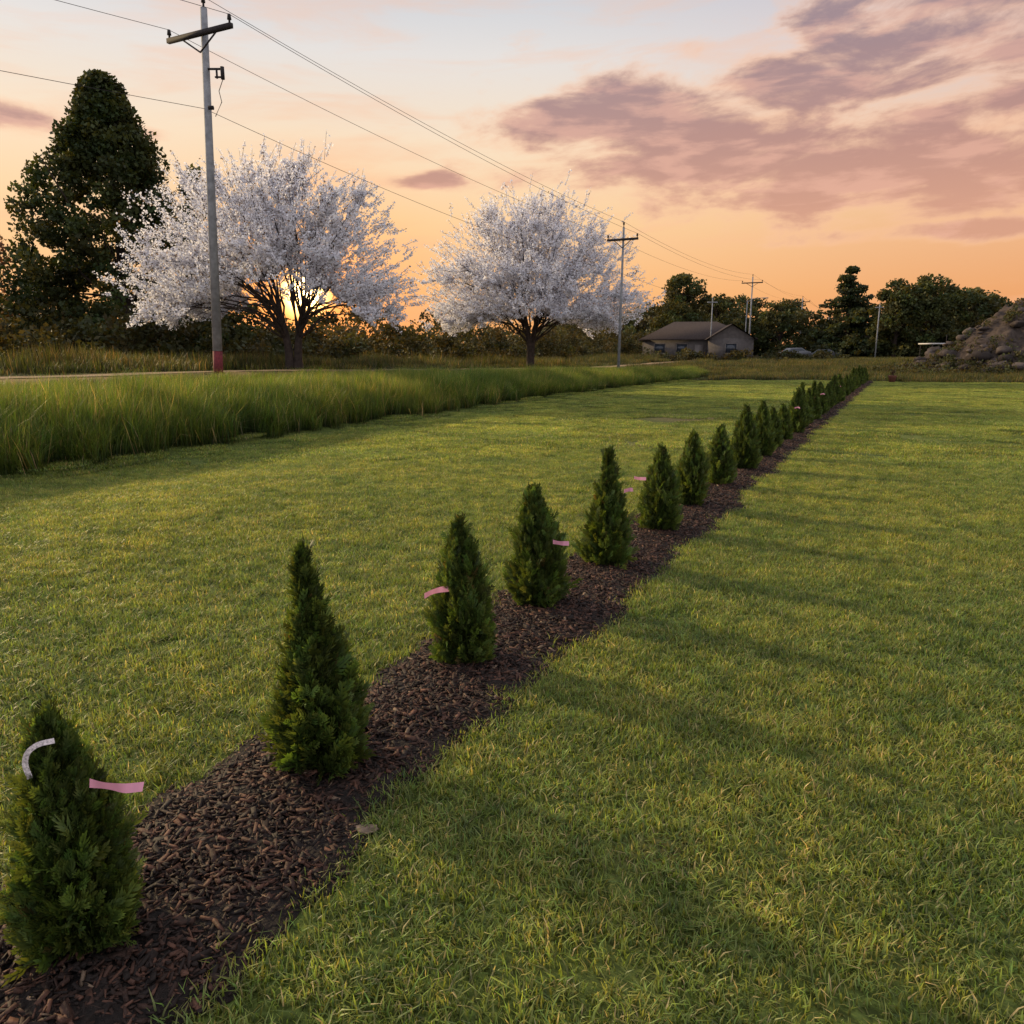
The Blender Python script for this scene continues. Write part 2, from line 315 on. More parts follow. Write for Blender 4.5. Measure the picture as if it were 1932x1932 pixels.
# ------------------------------------------------------------------ arborvitae
def arbor_mesh(name,H,R,r,n=3400,spike=0,skew=(0,0)):
    pr_t=[0,.07,.22,.42,.62,.8,.92,1]; pr=[.74,.95,1,.93,.76,.50,.25,.04]
    if spike: pr=[.80,1,.98,.78,.47,.19,.07,.01]
    ph=r.uniform(0,6.28,8)
    t=r.uniform(0,1,n)**1.1; az=r.uniform(0,2*np.pi,n)
    prof=np.interp(t,pr_t,pr)*R
    lump=1+.22*np.sin(3*az+ph[0]+t*6)+.18*np.sin(5*az+ph[1]-t*11)+.14*np.sin(8*az+ph[2]+t*19)
    u=np.sqrt(r.uniform(.12,1,n)); rr=prof*lump*u
    out=np.stack([np.cos(az),np.sin(az),0*az],-1)
    P=out*rr[:,None]; P[:,2]=t*H*.90+.01; P[:,0]+=skew[0]*t*t*H; P[:,1]+=skew[1]*t*t*H
    mixo=(.46*(1-t)+.06)[:,None]
    ax=unit(out*mixo+np.array([0,0,1.])*(.60+.5*t)[:,None]+.25*r.normal(size=(n,3)))
    L=r.uniform(.042,.092,n)*(1.1-.30*t)*(H/.85)
    strag=(r.uniform(0,1,n)<.09); L=np.where(strag,L*1.6,L)
    tang=np.cross(out,[0,0,1.]); sd=unit(np.cross(ax,unit(tang*r.normal(0,1,(n,1))+out*r.normal(0,.8,(n,1))+.01)))
    nm=np.cross(ax,sd)
    Vs=[];Cs=[]
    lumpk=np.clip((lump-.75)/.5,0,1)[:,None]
    k0=r.uniform(.55,1.4,(n,1))*(.22+.80*u[:,None]**2)*(.65+.45*lumpk)  # inner shade painted in: fronds darker towards the core and between lumps
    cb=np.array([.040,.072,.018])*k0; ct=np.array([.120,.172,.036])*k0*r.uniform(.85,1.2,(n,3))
    brown=(r.uniform(0,1,(n,1))<.012); ct=np.where(brown,np.array([.16,.10,.04]),ct)
    def tri(base,dirn,ln,wd):
        wv=unit(np.cross(dirn,nm))*wd[:,None]
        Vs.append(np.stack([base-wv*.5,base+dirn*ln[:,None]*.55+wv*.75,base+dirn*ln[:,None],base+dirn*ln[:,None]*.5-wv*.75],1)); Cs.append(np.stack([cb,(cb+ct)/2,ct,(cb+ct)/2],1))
    for j in range(6):
        f=.08+.14*j; base=P+ax*(L*f)[:,None]+nm*(L*.05*np.sin(j))[:,None]
        for sg in(-1,1):
            d=unit(ax*.85+sd*sg*(.56-.04*j)+nm*r.normal(0,.18,(n,1)))
            tri(base,d,L*(.50-.05*j)*r.uniform(.75,1.15,n),L*.060)
    tri(P,ax,L*1.05,L*.05)
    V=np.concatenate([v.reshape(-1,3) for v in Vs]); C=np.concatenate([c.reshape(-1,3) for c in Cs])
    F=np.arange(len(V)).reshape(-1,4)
    # dark inner core, added to block light through the fronds
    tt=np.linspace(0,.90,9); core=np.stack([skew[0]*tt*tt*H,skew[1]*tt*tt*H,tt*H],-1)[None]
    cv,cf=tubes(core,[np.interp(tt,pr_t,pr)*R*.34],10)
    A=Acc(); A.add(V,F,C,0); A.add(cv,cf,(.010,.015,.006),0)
    return A.obj(name,[M_arb],link=False).data
dist=[0,1.05,2.24,3.32,4.5,5.9,7.2,8.7,10.3,12.0]
Hs=[.73,.93,.80,.83,.96,.82,.84,.78,.80,.82]; Rs=[.120,.134,.126,.147,.142,.150,.150,.15,.15,.15]
sp=[0,1,0,0,1,0,0,0,0,0]
sk=[(-.03,0),(-.05,0),(-.04,.02),(-.05,0),(0,0),(0,0),(.02,0),(0,0),(0,0),(0,0)]
meshes=[arbor_mesh('arborvitae_shrub',Hs[i],Rs[i],rng,[6000,5600,5200,4400,3800,3400,3200,2800,2600,2600][i],sp[i],sk[i]) for i in range(8)]
d=12.0
while d<48.6:
    d+=rng.uniform(1.2,1.5); dist.append(d)
for i,dv in enumerate(dist):
    me=meshes[i] if i<8 else meshes[2+int(rng.integers(0,6))]
    ww=rng.normal(0,.035) if i>2 else (.0,.0,.02)[i]
    px,py=xy(dv,ww); ob=bpy.data.objects.new('arborvitae_shrub',me); COL.objects.link(ob)
    ob.location=(px,py,float(zsw(dv,ww))+.035)
    if i>=8:
        ob.rotation_euler=(0,0,rng.uniform(0,6.28)); q=rng.uniform(.9,1.12); ob.scale=(q,q,q*rng.uniform(.85,1.12))
# ribbons (soft flagging tape: a flat strip with a gentle sag and twist)
def ribbon(name,pts,width,mat,wdir=(0,0,1),inplane=False,twist=.35):
    pts=np.array(pts,float); t=np.linspace(0,1,len(pts)); tt=np.linspace(0,1,20)
    P=np.stack([np.interp(tt,t,pts[:,k]) for k in range(3)],-1)
    for _ in range(3): P[1:-1]=(P[:-2]+P[1:-1]*2+P[2:])/4
    T=unit(np.gradient(P,axis=0)); w0=unit(np.array(wdir,float))
    if inplane: wv=unit(np.cross(T,np.array([.5,-.85,0.2])))
    else:
        nb=unit(np.cross(T,w0)); an=(twist*np.sin(tt*5.0))[:,None]; wv=w0*np.cos(an)+nb*np.sin(an)
    wv=wv*width/2
    Vv=np.concatenate([P-wv,P+wv]); n=len(P)
    F=np.array([[i,i+1,n+i+1,n+i] for i in range(n-1)])
    col=np.tile(np.array([[.80,.34,.46]]),(2*n,1))*np.tile((1-.12*np.sin(tt*9)**2)[:,None],(2,1))
    return mk(name,Vv,F,mat,col=col)
ribbon('ribbon_tag',[(-1.105,1.825,.598),(-1.05,1.805,.602),(-1.00,1.80,.597),(-.955,1.805,.600)],.024,M_pink,(0,.25,1),twist=.5)
ribbon('ribbon_tag',[(-1.283,1.86,.59),(-1.290,1.855,.635),(-1.275,1.85,.672),(-1.245,1.85,.695),(-1.205,1.86,.70)],.014,M_white,inplane=True)
ribbon('ribbon_tag',[(-.46,3.86,.45),(-.42,3.85,.475),(-.38,3.85,.488),(-.33,3.86,.49)],.030,M_pink)
ribbon('ribbon_tag',[(.26,4.74,.525),(.31,4.72,.52),(.36,4.72,.52)],.028,M_pink)
ribbon('ribbon_tag',[(.86,5.81,.66),(.90,5.80,.675),(.93,5.82,.67)],.03,M_pink)
ribbon('ribbon_tag',[(1.14,7.09,.56),(1.18,7.08,.552),(1.25,7.08,.55)],.03,M_pink)
for dv,zz in((15.5,.6),(21,.62),(27,.6)):
    px,py=xy(dv,-.12); ribbon('ribbon_tag',[(px-.05,py,zz),(px+.01,py-.02,zz+.02),(px+.06,py,zz)],.03,M_pink)

# ------------------------------------------------------------------ blossom trees
def bez(p0,p1,p2,K):
    t=np.linspace(0,1,K)[:,None]; return p0*(1-t)**2+2*p1*t*(1-t)+p2*t*t
def cherry(name,loc,Rx,Ry,H,z0,cx,r,scale,two=True,arch=.3):
    A=Acc(); loc=np.array(loc,float)
    fork=[]; 
    stems=[((-.16,0),(-.50,0)),((.18,.05),(.50,.1))] if two else [((0,0),(-.25,0)),((.05,0),(.35,.1))]
    hf=H*.24
    for (bx,by),(tx,ty) in stems:
        P=bez(np.array([bx,by,-.1])*1.,np.array([bx*.8,by,hf*.6]),np.array([tx*scale,ty*scale,hf*1.2]),7)
        Rr=np.linspace(.20,.10,7)*scale; Rr[0]*=1.25
        v,f=tubes(P[None],[Rr],10); A.add(v+loc,f,(1,1,1),0); fork.append(P)
    n1=60; P1=[];R1=[]; zc=z0+(H-z0)*.24
    def env(a,el,q):
        return np.array([cx+Rx*math.cos(a)*math.cos(el)*q,Ry*math.sin(a)*math.cos(el)*q,zc+((H-zc) if el>0 else (zc-z0))*math.sin(el)*q])
    for i in range(n1):
        a=2*np.pi*(i*.618+r.uniform(-.04,.04)); el=rad([-50,-20,0,14,28,42,58,75][i%8]+r.uniform(-7,7))
        st=fork[0 if math.cos(a)<0 else 1][r.integers(3,7)]
        q=r.uniform(.82,.97); e=env(a,el if el>0 else 0,q)
        if el<0: e=np.array([cx+Rx*math.cos(a)*q*(.97 if el>-.5 else .85),Ry*math.sin(a)*q*.95,z0+r.uniform(0,.10)*(H-z0)])
        mid=(st+e)/2; mid[2]+=(.20*H if el<rad(20) else .07*H)*r.uniform(.6,1.0); mid[:2]=st[:2]+(e[:2]-st[:2])*r.uniform(.35,.5)
        P=bez(st,mid,e,10); P[1:-1]+=r.normal(0,.07*scale,(8,3)); P1.append(P); R1.append(np.linspace(.046,.009,10)*scale)
    P1=np.array(P1);R1=np.array(R1)
    P2,R2=spawn(P1,R1,12,.25,H*.17,.50,.10,r,6)
    P3,R3=spawn(P2,R2,6,.15,H*.075,.55,.25,r,4)
    P3b,R3b=spawn(P1,R1,10,.5,H*.10,.42,.30,r,4)
    # outer twigs spread through the crown shell
    n4=int(2500); a=r.uniform(0,2*np.pi,n4); se=r.uniform(-.95,1,n4); el=np.arcsin(se); q=r.uniform(.55,.96,n4)
    ph=r.uniform(0,6.28,4)
    q*=1+.07*np.sin(5*a+ph[0]+3*el)+.07*np.sin(9*a+ph[1]-5*el)
    cz=np.where(se>0,(H-zc)*se,(zc-z0)*se*1.15)
    dr=np.stack([np.cos(a)*np.cos(el)*Rx,np.sin(a)*np.cos(el)*Ry,cz],-1)
    st=dr*q[:,None]+np.array([cx,0,zc]); dn=unit(unit(dr)*np.array([1,1,.6])+np.array([0,0,.45])+r.normal(0,.30,(n4,3)))
    ln=r.uniform(.035,.085,n4)*H*(1+.5*np.clip(se,0,1)*(r.uniform(0,1,n4)<.4)); tau=np.linspace(0,1,4)
    P4=st[:,None]+dn[:,None]*(ln[:,None]*tau)[...,None]; R4=np.full((n4,4),.012)*(1-.6*tau)
    P3=np.concatenate([P3,P3b,P4]); R3=np.concatenate([R3,R3b,R4])
    R3=np.maximum(R3*.7,.006)
    # open underside: crown skirt hangs at the rim and arches up to the trunk
    def under(c):
        ro=np.sqrt(((c[...,0]-cx*.2)/Rx)**2+(.4*c[...,1]/Ry)**2)
        return c[...,2]>z0*.85+(arch*H)*np.clip(1-ro*1.35,0,1)**.85+.03*H*np.sin(c[...,0]*2.3)*np.cos(c[...,1]*1.9)
    P3k=under(P3[:,2]); P3=P3[P3k]; R3=R3[P3k]
    k2=under(P2[:,3]); P2=P2[k2]; R2=R2[k2]
    for P,Rr,n in((P1,R1,6),(P2,np.maximum(R2*.8,.009),4),(P3,R3,3)):
        v,f=tubes(P,Rr,n); A.add(v+loc,f,(1,1,1),0)
    m=24; N=len(P3); t=r.uniform(.05,1.05,(N,m))*3; i=np.clip(t.astype(int),0,2); f=(t-i)[...,None]; I=np.arange(N)[:,None]
    c=(P3[I,i]*(1-f)+P3[I,i+1]*f).reshape(-1,3)+r.normal(0,.042*scale,(N*m,3))
    m2=16; N2=len(P2); t=r.uniform(.25,1.02,(N2,m2))*5; i=np.clip(t.astype(int),0,4); f=(t-i)[...,None]; I=np.arange(N2)[:,None]
    c2=(P2[I,i]*(1-f)+P2[I,i+1]*f).reshape(-1,3)+r.normal(0,.05*scale,(N2*m2,3))
    c=np.concatenate([c,c2]); c=c[under(c)]
    s_=r.uniform(.026,.056,len(c))*scale
    v,f=diamonds(c,s_,r,.85)
    k=r.uniform(.85,1.06,(len(c),1)); col=np.minimum(np.array([.87,.87,.92])*k,.95)
    col=np.where(r.uniform(0,1,(len(c),1))<.06,np.array([.30,.21,.14]),col)
    A.add(v+loc,f,np.repeat(col,4,0),1)
    return A.obj(name,[M_bark,M_blos])
def gz(x,y): return float(zxy(np.array(x,float),np.array(y,float)))
cherry('blossom_tree',(-9.2,33,gz(-9.2,33)),5.9,4.4,8.7,1.8,-.8,rng,1.0,True,.34)
cherry('blossom_tree',(1.25,54,gz(1.25,54)),7.8,5.0,11.5,2.2,.3,rng,1.3,False,.20)

# ------------------------------------------------------------------ foliage masses
def foliage(A,cent,rd,nl,ls,base,r,m=0,flat=.75):
    cent=np.asarray(cent,float); Nc=len(cent); rd=np.broadcast_to(rd,(Nc,))
    dv=unit(r.normal(size=(Nc,nl,3)))*(r.uniform(0,1,(Nc,nl,1))**.45); dv[...,2]*=flat
    c=cent[:,None]+dv*rd[:,None,None]*r.uniform(.8,1.2,(Nc,1,1))
    c=c.reshape(-1,3); v,f=diamonds(c,r.uniform(.6,1.25,len(c))*ls,r,.62)
    k=np.repeat(r.uniform(.6,1.35,(Nc,1)),nl,0)*r.uniform(.75,1.25,(Nc*nl,1))
    hue=np.repeat(r.uniform(-.2,.25,(Nc,1)),nl,0)
    col=np.array(base)*k; col[:,0:1]*=1+hue
    A.add(v,f,np.repeat(col,4,0),m)
def crown_pts(n,prof,H,R,r,shell=.45,z0=0,lump=1.):
    t=r.uniform(0,1,n); a=r.uniform(0,2*np.pi,n); ph=r.uniform(0,6.28,4)
    rr=np.interp(t,np.linspace(0,1,len(prof)),prof)*R*np.sqrt(r.uniform(shell,1,n))
    rr*=1+lump*(.18*np.sin(3*a+ph[0]+t*6)+.14*np.sin(5*a+ph[1]-t*11))
    return np.stack([rr*np.cos(a),rr*np.sin(a),z0+t*(H-z0)],-1)
def leaf_tree(name,loc,H,R,prof,r,nc=200,nl=110,ls=.16,cr=.8,base=(.05,.066,.020),z0=.12,trunk=.3,A=None,lump=1.):
    own=A is None
    if own: A=Acc()
    loc=np.array(loc,float)
    P=bez(np.array([0,0,-.2]),np.array([.2,0,H*.4]),np.array([r.uniform(-.3,.3),0,H*.9]),9)
    v,f=tubes(P[None],[np.linspace(trunk,trunk*.12,9)],8); A.add(v+loc,f,(1,1,1),0)
    P1,R1=spawn(P[None],np.linspace(trunk,.05,9)[None],34,.2,R*.8,.75,.25,r,6)
    v,f=tubes(P1,R1*.6,5); A.add(v+loc,f,(1,1,1),0)
    c=crown_pts(nc,prof,H,R,r,.25,H*z0,lump)
    foliage(A,c+loc,cr,nl,ls,base,r,1)
    if own: return A.obj(name,[M_bark,M_leaf])
def G(x,y): return (x,y,gz(x,y))
big=[1.0,1.04,1.02,.95,.86,.75,.62,.49,.36,.24,.08]
leaf_tree('broadleaf_tree',G(-22.0,45),15.0,5.9,big,rng,640,100,.14,.68,(.036,.050,.015),.02,.4,lump=.8)
leaf_tree('broadleaf_tree',G(-32.5,46),8.3,4.2,[.6,.9,1,.9,.8,.6,.3],rng,120,60,.11,.8,(.13,.07,.04),.2,.3)
def conifer(name,loc,H,R,r,ls=.2,base=(.035,.050,.020),lay=16,per=9,crr=.5,nl=46):
    A=Acc(); loc=np.array(loc,float)
    v,f=rod((0,0,-.3),(0,0,H*.98),R*.06,.03,8); A.add(v+loc,f,(1,1,1),0)
    c=[];P=[];rs=[]
    for l in range(lay):
        t=l/(lay-1); z=H*(.10+.88*t); rr=R*(1-t)**.85+.25
        nb=max(4,int(per*(1-.5*t)))
        for k in range(nb):
            a=r.uniform(0,6.28); ln=rr*r.uniform(.55,1.2)
            e=np.array([math.cos(a)*ln,math.sin(a)*ln,z-ln*.10+r.uniform(-.2,.3)])
            P.append(bez(np.array([0,0,z]),np.array([e[0]*.5,e[1]*.5,z+.1*ln]),e,5)); rs.append(np.linspace(.05,.01,5)*R*.3)
            for q in np.linspace(.25,1.,max(3,int(ln/crr*1.1))): c.append(P[-1][0]*(1-q)+e*q+r.normal(0,.12,3))
    v,f=tubes(np.array(P),np.array(rs),4); A.add(v+loc,f,(1,1,1),0)
    foliage(A,np.array(c)+loc,crr,nl,ls,base,r,1,.5)
    return A.obj(name,[M_bark,M_leaf])
conifer('conifer_tree',G(-20.4,52),12.0,3.8,rng,.16)
conifer('conifer_tree',G(51,120),13.2,7.0,rng,.3,crr=.9,lay=13,per=8,nl=40)
rd_=[.7,.95,1,1,.9,.7,.35]
for (x,y,H,R) in((26.7,125,12.4,4.2),(33.5,130,9.6,4.8),(53.5,110,10.2,3.0),(58.3,110,10.9,4.0)):
    leaf_tree('broadleaf_tree',G(x,y),H,R,rd_,rng,90,80,.26,1.2,(.052,.064,.022),.06,.35)
# distant mass of trees
A=Acc()
for k in range(70):
    x=rng.uniform(10,150); y=rng.uniform(128,165)
    if 36<x<48 and y<140: y+=20
    H=rng.uniform(5.2,9.2); leaf_tree('',G(x,y),H,rng.uniform(4,6.5),rd_,rng,36,60,.36,1.5,(.056,.064,.026),.02,.3,A)
for (x,y,H,R) in((41.5,140,10,5),(45.5,134,8.6,4.5),(52.6,150,9.8,5),(64,112,9.4,4.6),(68.5,114,8.6,5),(74,110,8.6,5.5),(82,108,8.6,6),(90,110,9,7),(64,124,10,6),(72,124,10,6),(38,145,9.5,5),(30,140,10,5)):
    leaf_tree('',G(x,y),H,R,rd_,rng,80,70,.28,1.2,(.052,.064,.024),.02,.3,A)
A.obj('distant_trees',[M_bark,M_leaf])
# hedgerow behind the road
A=Acc(); c=[]
n=1500; s=rng.uniform(-20,112,n); w=29+rng.uniform(0,7,n)
hmax=np.interp(s,[-20,15,40,100],[2.4,2.3,2.8,3.6])*(.72+.3*np.sin(s*.55)+.22*np.sin(s*1.37+1)+.16*np.sin(s*2.9))
hmax=np.maximum(hmax,1.2)
x,y=xy(s,w); z=zsw(s,w)+rng.uniform(0,1,n)**.8*hmax*.95
foliage(A,np.stack([x,y,z],-1),.75,60,.15,(.050,.050,.018),rng,1)
n=900; s=rng.uniform(-10,150,n); w=46+rng.uniform(0,8,n); hmax=np.interp(s,[0,40,110],[4.0,4.2,5.6])*(.75+.3*np.sin(s*.31)+.2*np.sin(s*.83+2))
x,y=xy(s,w); z=zsw(s,w)+rng.uniform(0,1,n)**.8*np.maximum(hmax,2)
foliage(A,np.stack([x,y,z],-1),1.2,50,.24,(.055,.052,.020),rng,1)
A.obj('hedgerow',[M_leaf,M_leaf])
# dark shrubbery under the left tree
A=Acc(); n=260; x=rng.uniform(-46,-17,n); y=rng.uniform(40,46,n); z=.8+rng.uniform(0,1,n)*(3.2+1.6*np.sin(x*.7)); foliage(A,np.stack([x,y,z],-1),1.0,70,.17,(.042,.050,.018),rng,1)
A.obj('shrub_thicket',[M_bark,M_leaf])

# ------------------------------------------------------------------ utility poles and wires
def pole(base,H,lean=0,r0=.15,red=False,arm=2.6,detail=True,dz=.75):
    e=empty('utility_pole',base)
    top=np.array([lean,0,H])
    at_=lambda z:np.array([lean*z/H,0,z])
    A=Acc(); z0=.72 if red else -.3
    v,f=rod(at_(z0),top,r0*.98,r0*.66,12); A.add(v,f)
    if red:
        v,f=rod(at_(-.3),at_(.72),r0*1.02,r0,12); mk('painted_base',v,f,M_red,parent=e,smooth=True)
    A.obj('pole_shaft',M_pole,parent=e)
    A=Acc(); zc=H-dz; ang=math.atan2(Nn[1],Nn[0]); c=at_(zc)
    off=np.array([D[0],D[1],0])*-(r0+.06)
    v,f=box(c+off,(arm,.11,.13),ang); A.add(v,f)
    nn=np.array([Nn[0],Nn[1],0])
    for sg in(-1,1):
        v,f=rod(c+off+nn*sg*arm*.30,c+off+np.array([0,0,-.5]),.025,n=6); A.add(v,f)
        p=c+off+nn*sg*arm*.47+np.array([0,0,.06]); v,f=rod(p,p+np.array([0,0,.16]),.03,n=6); A.add(v,f)
        v,f=rod(p+np.array([0,0,.10]),p+np.array([0,0,.24]),.065,.045,8); A.add(v,f)
    v,f=rod(top,top+np.array([0,0,.2]),.03,n=6); A.add(v,f); v,f=rod(top+np.array([0,0,.14]),top+np.array([0,0,.3]),.065,.045,8); A.add(v,f)
    if detail:
        c2=at_(H-1.75)
        v,f=box(c2+np.array([.28,-.05,.1]),(.5,.05,.05)); A.add(v,f)
        v,f=rod(c2+np.array([.50,-.05,-.18]),c2+np.array([.50,-.05,.16]),.06,n=8); A.add(v,f)
        v,f=box(c2+np.array([.40,-.05,-.12]),(.26,.05,.04)); A.add(v,f)
        v,f=rod(c2+np.array([.33,-.05,-.16]),c2+np.array([.33,-.05,.10]),.03,n=6); A.add(v,f)
        P=np.array([c2+np.array([.5,-.05,-.18]),c2+np.array([.36,-.05,-.5]),c2+np.array([.42,-.05,-.8]),c2+np.array([.2,-.05,-1.2])]); v,f=tubes(P[None],[[.012]*4],5); A.add(v,f)
        v,f=rod(at_(H-2.75)+np.array([.1,-.2,0]),at_(H-2.75)+np.array([.25,-.2,0]),.06,n=8); A.add(v,f)
    A.obj('crossarm_and_hardware',M_dark,parent=e)
    b=np.array(base,float)
    return [b+c+off+nn*(-arm*.47)+[0,0,.3], b+c+off+nn*(arm*.47)+[0,0,.3], b+top+[0,0,.3], b+at_(H-2.75)+off*.6]
p0=pole((-44,-15,.9),10.6)
p1=pole((-9.4,25,gz(-9.4,25)-.02),10.55,.38,.15,True)
p2=pole((6.8,50,gz(6.8,50)),9.0,.1,.095,arm=2.0,detail=False)
p3=pole((30.4,101,gz(30.4,101)),10.4,0,.12,detail=False)
p4=pole((52.5,143.7,gz(52,143)),10.7,0,.14,detail=False)
p5=pole((80,200,1),11,0,.15,detail=False)
A=Acc()
for a_,b_ in((p0,p1),(p1,p2),(p2,p3),(p3,p4),(p4,p5)):
    for k in range(4):
        t=np.linspace(0,1,28)[:,None]; P=a_[k]*(1-t)+b_[k]*t; ln=np.linalg.norm(b_[k]-a_[k]); P[:,2]-=(4*t*(1-t))[:,0]*ln*.012*(1.2 if k==3 else 1)
        v,f=tubes(P[None],[np.full(28,.008 if ln<60 else .013)],5); A.add(v,f)
A.obj('power_lines',M_dark)
def simple_post(name,base,H,r,arm=0):
    A=Acc(); v,f=rod((0,0,-.2),(0,0,H),r,r*.7,8); A.add(v,f)
    if arm:
        P=np.array([[0,0,H-.3],[arm*.4,0,H+.3],[arm,0,H+.35]]); v,f=tubes(P[None],[[.05,.045,.04]],6); A.add(v,f); v,f=box((arm+.3,0,H+.33),(.8,.3,.14)); A.add(v,f)
    else:
        v,f=box((0,0,H-.4),(1.2,.1,.12)); A.add(v,f); v,f=rod((0,0,H),(0,0,H+.15),.06); A.add(v,f)
    o=A.obj(name,M_pole); o.location=base
simple_post('utility_pole',G(23.2,92),7.0,.085)
simple_post('utility_pole',G(50,108),7.4,.10)
simple_post('street_lamp',G(35.5,120),8.5,.09,2.4)

# ------------------------------------------------------------------ house
M_wall=pmat('house_siding',(.09,.077,.072),.85,3,.2); M_roof=pmat('shingle_roof',(.055,.043,.040),.95,9,.3,.4,spec=.05); M_glass=pmat('window_glass',(.03,.035,.045),.2,3,.1,spec=.4); M_trim=pmat('house_trim',(.15,.13,.12),.6,4,.08)
def hip(A,cx,cy,z,wx,wy,h,ins):
    o_=.5; X0,X1,Y0,Y1=cx-wx/2-o_,cx+wx/2+o_,cy-wy/2-o_,cy+wy/2+o_
    v=np.array([[X0,Y0,z],[X1,Y0,z],[X1,Y1,z],[X0,Y1,z],[X0+ins,cy,z+h],[X1-ins,cy,z+h]])
    b=v.copy()[:4]; b[:,2]-=.18
    v=np.concatenate([v,b])
    A.add(v,np.array([[0,1,5,4],[2,3,4,5],[0,6,7,1],[1,7,8,2],[2,8,9,3],[3,9,6,0],[9,8,7,6]])); A.add(v,np.array([[1,2,5],[3,0,4]]))
h=empty('house',G(22.5,97),rad(-8))
A=Acc(); A.add(*box((0,0,1.1),(12.5,8,2.8))); A.add(*box((3.6,-4.9,1.1),(5,2.2,2.8)))
gv=np.array([[1.1,-6.0,2.5],[6.1,-6.0,2.5],[3.6,-6.0,4.0]]); A.add(gv,np.array([[0,1,2]])); A.obj('walls',M_wall,parent=h)
A=Acc(); hip(A,0,0,2.5,12.5,8,2.1,4.2)
rv=np.array([[.7,-6.4,2.35],[3.6,-6.4,4.12],[6.5,-6.4,2.35],[.7,-1.,2.35],[3.6,-1.,4.12],[6.5,-1.,2.35]]); A.add(rv,np.array([[0,1,4,3],[1,2,5,4]])); A.obj('roof',M_roof,parent=h)
A=Acc()
for x_,yy in((-4.4,-4.03),(-1.8,-4.03),(3.6,-6.03)): A.add(*box((x_,yy,1.35),(1.2,.06,1.0)))
A.obj('windows',M_glass,parent=h)
A=Acc()
for x_,yy in((-4.4,-4.02),(-1.8,-4.02),(3.6,-6.02)):
    for dx,dz,sx,sz in((0,.55,1.4,.08),(0,-.55,1.4,.08),(.64,0,.08,1.02),(-.64,0,.08,1.02)): A.add(*box((x_+dx,yy-.03,1.35+dz),(sx,.08,sz)))
A.add(*box((.2,-4.05,.75),(1.0,.08,2.1))); A.obj('door_and_trim',M_trim,parent=h)
A=Acc(); n=130; x_=rng.uniform(12,38,n); y_=rng.uniform(86,91,n); foliage(A,np.stack([x_,y_,zxy(x_,y_)+rng.uniform(0,.8,n)*(1+.5*np.sin(x_*1.3))],-1),.6,50,.16,(.042,.046,.018),rng,1); A.obj('garden_shrubs',[M_bark,M_leaf])
# cars
def car(loc,rz,colr):
    e=empty('parked_car',loc,rz)
    prof=[(-2.2,.35),(-2.25,.8),(-1.9,.98),(-1.45,1.05),(-.9,1.5),(.7,1.55),(1.45,1.1),(2.1,1.0),(2.25,.7),(2.2,.35)]
    n=len(prof); Vv=[]
    for y_,k in((-.85,1),(.85,1)):
        for px_,pz in prof: Vv.append((px_,y_*(.82 if pz>1.2 else 1),pz))
    F4=[[i,(i+1)%n,n+(i+1)%n,n+i] for i in range(n)]
    mk('body',Vv,[np.array(F4),np.array([list(range(n))[::-1]]),np.array([list(range(n,2*n))])],pmat('car_paint',colr,.3,2,.05,spec=.5),parent=e)
    A=Acc()
    for y_ in(-1,1):
        q=np.array([[-1.35,y_*.853,1.08],[-.88,y_*.735,1.42],[.65,y_*.735,1.46],[1.3,y_*.853,1.12]]); A.add(q,np.array([[0,1,2,3]]))
    A.obj('windows',M_glass,parent=e)
    A=Acc()
    for x_ in(-1.4,1.4):
        for y_ in(-.8,.8): A.add(*rod((x_,y_-.1,.33),(x_,y_+.1,.33),.33,n=16))
    A.obj('wheels',M_dark,parent=e)
x_,y_,z_=G(41,114); car((x_,y_,z_),rad(10),(.10,.10,.11)); x_,y_,z_=G(46.5,117); car((x_,y_,z_),rad(-20),(.05,.05,.06))
# carport / white shelter
e=empty('carport',G(50,92),rad(6)); A=Acc(); A.add(*box((0,0,1.95),(3.6,2.6,.14))); A.obj('roof',pmat('white_sheet',(.5,.48,.48),.6,3,.05),parent=e)
A=Acc()
for x_ in(-1.6,1.6):
    for y_ in(-1.1,1.1): A.add(*rod((x_,y_,-.2),(x_,y_,1.9),.05))
A.add(*rod((.8,0,2.0),(.8,0,3.0),.035)); A.obj('posts',M_dark,parent=e)
# plant pot at the end of the row
A=Acc(); P=np.array([[[0,0,0],[0,0,.02],[0,0,.34],[0,0,.40],[0,0,.40],[0,0,.33]]]); P[0,:,2]+=np.arange(6)*1e-4
v,f=tubes(P,[[.01,.16,.22,.25,.21,.01]],16); A.add(v,f,(1,1,1),0)
foliage(A,np.array([[0,0,.5],[.05,0,.62]]),.16,60,.04,(.05,.03,.02),rng,1)
o_=A.obj('plant_pot',[pmat('terracotta',(.14,.05,.035),.8,10,.2),M_leaf]); px,py=xy(49.3,-1.2); o_.location=(px+.3,py,gz(px,py))
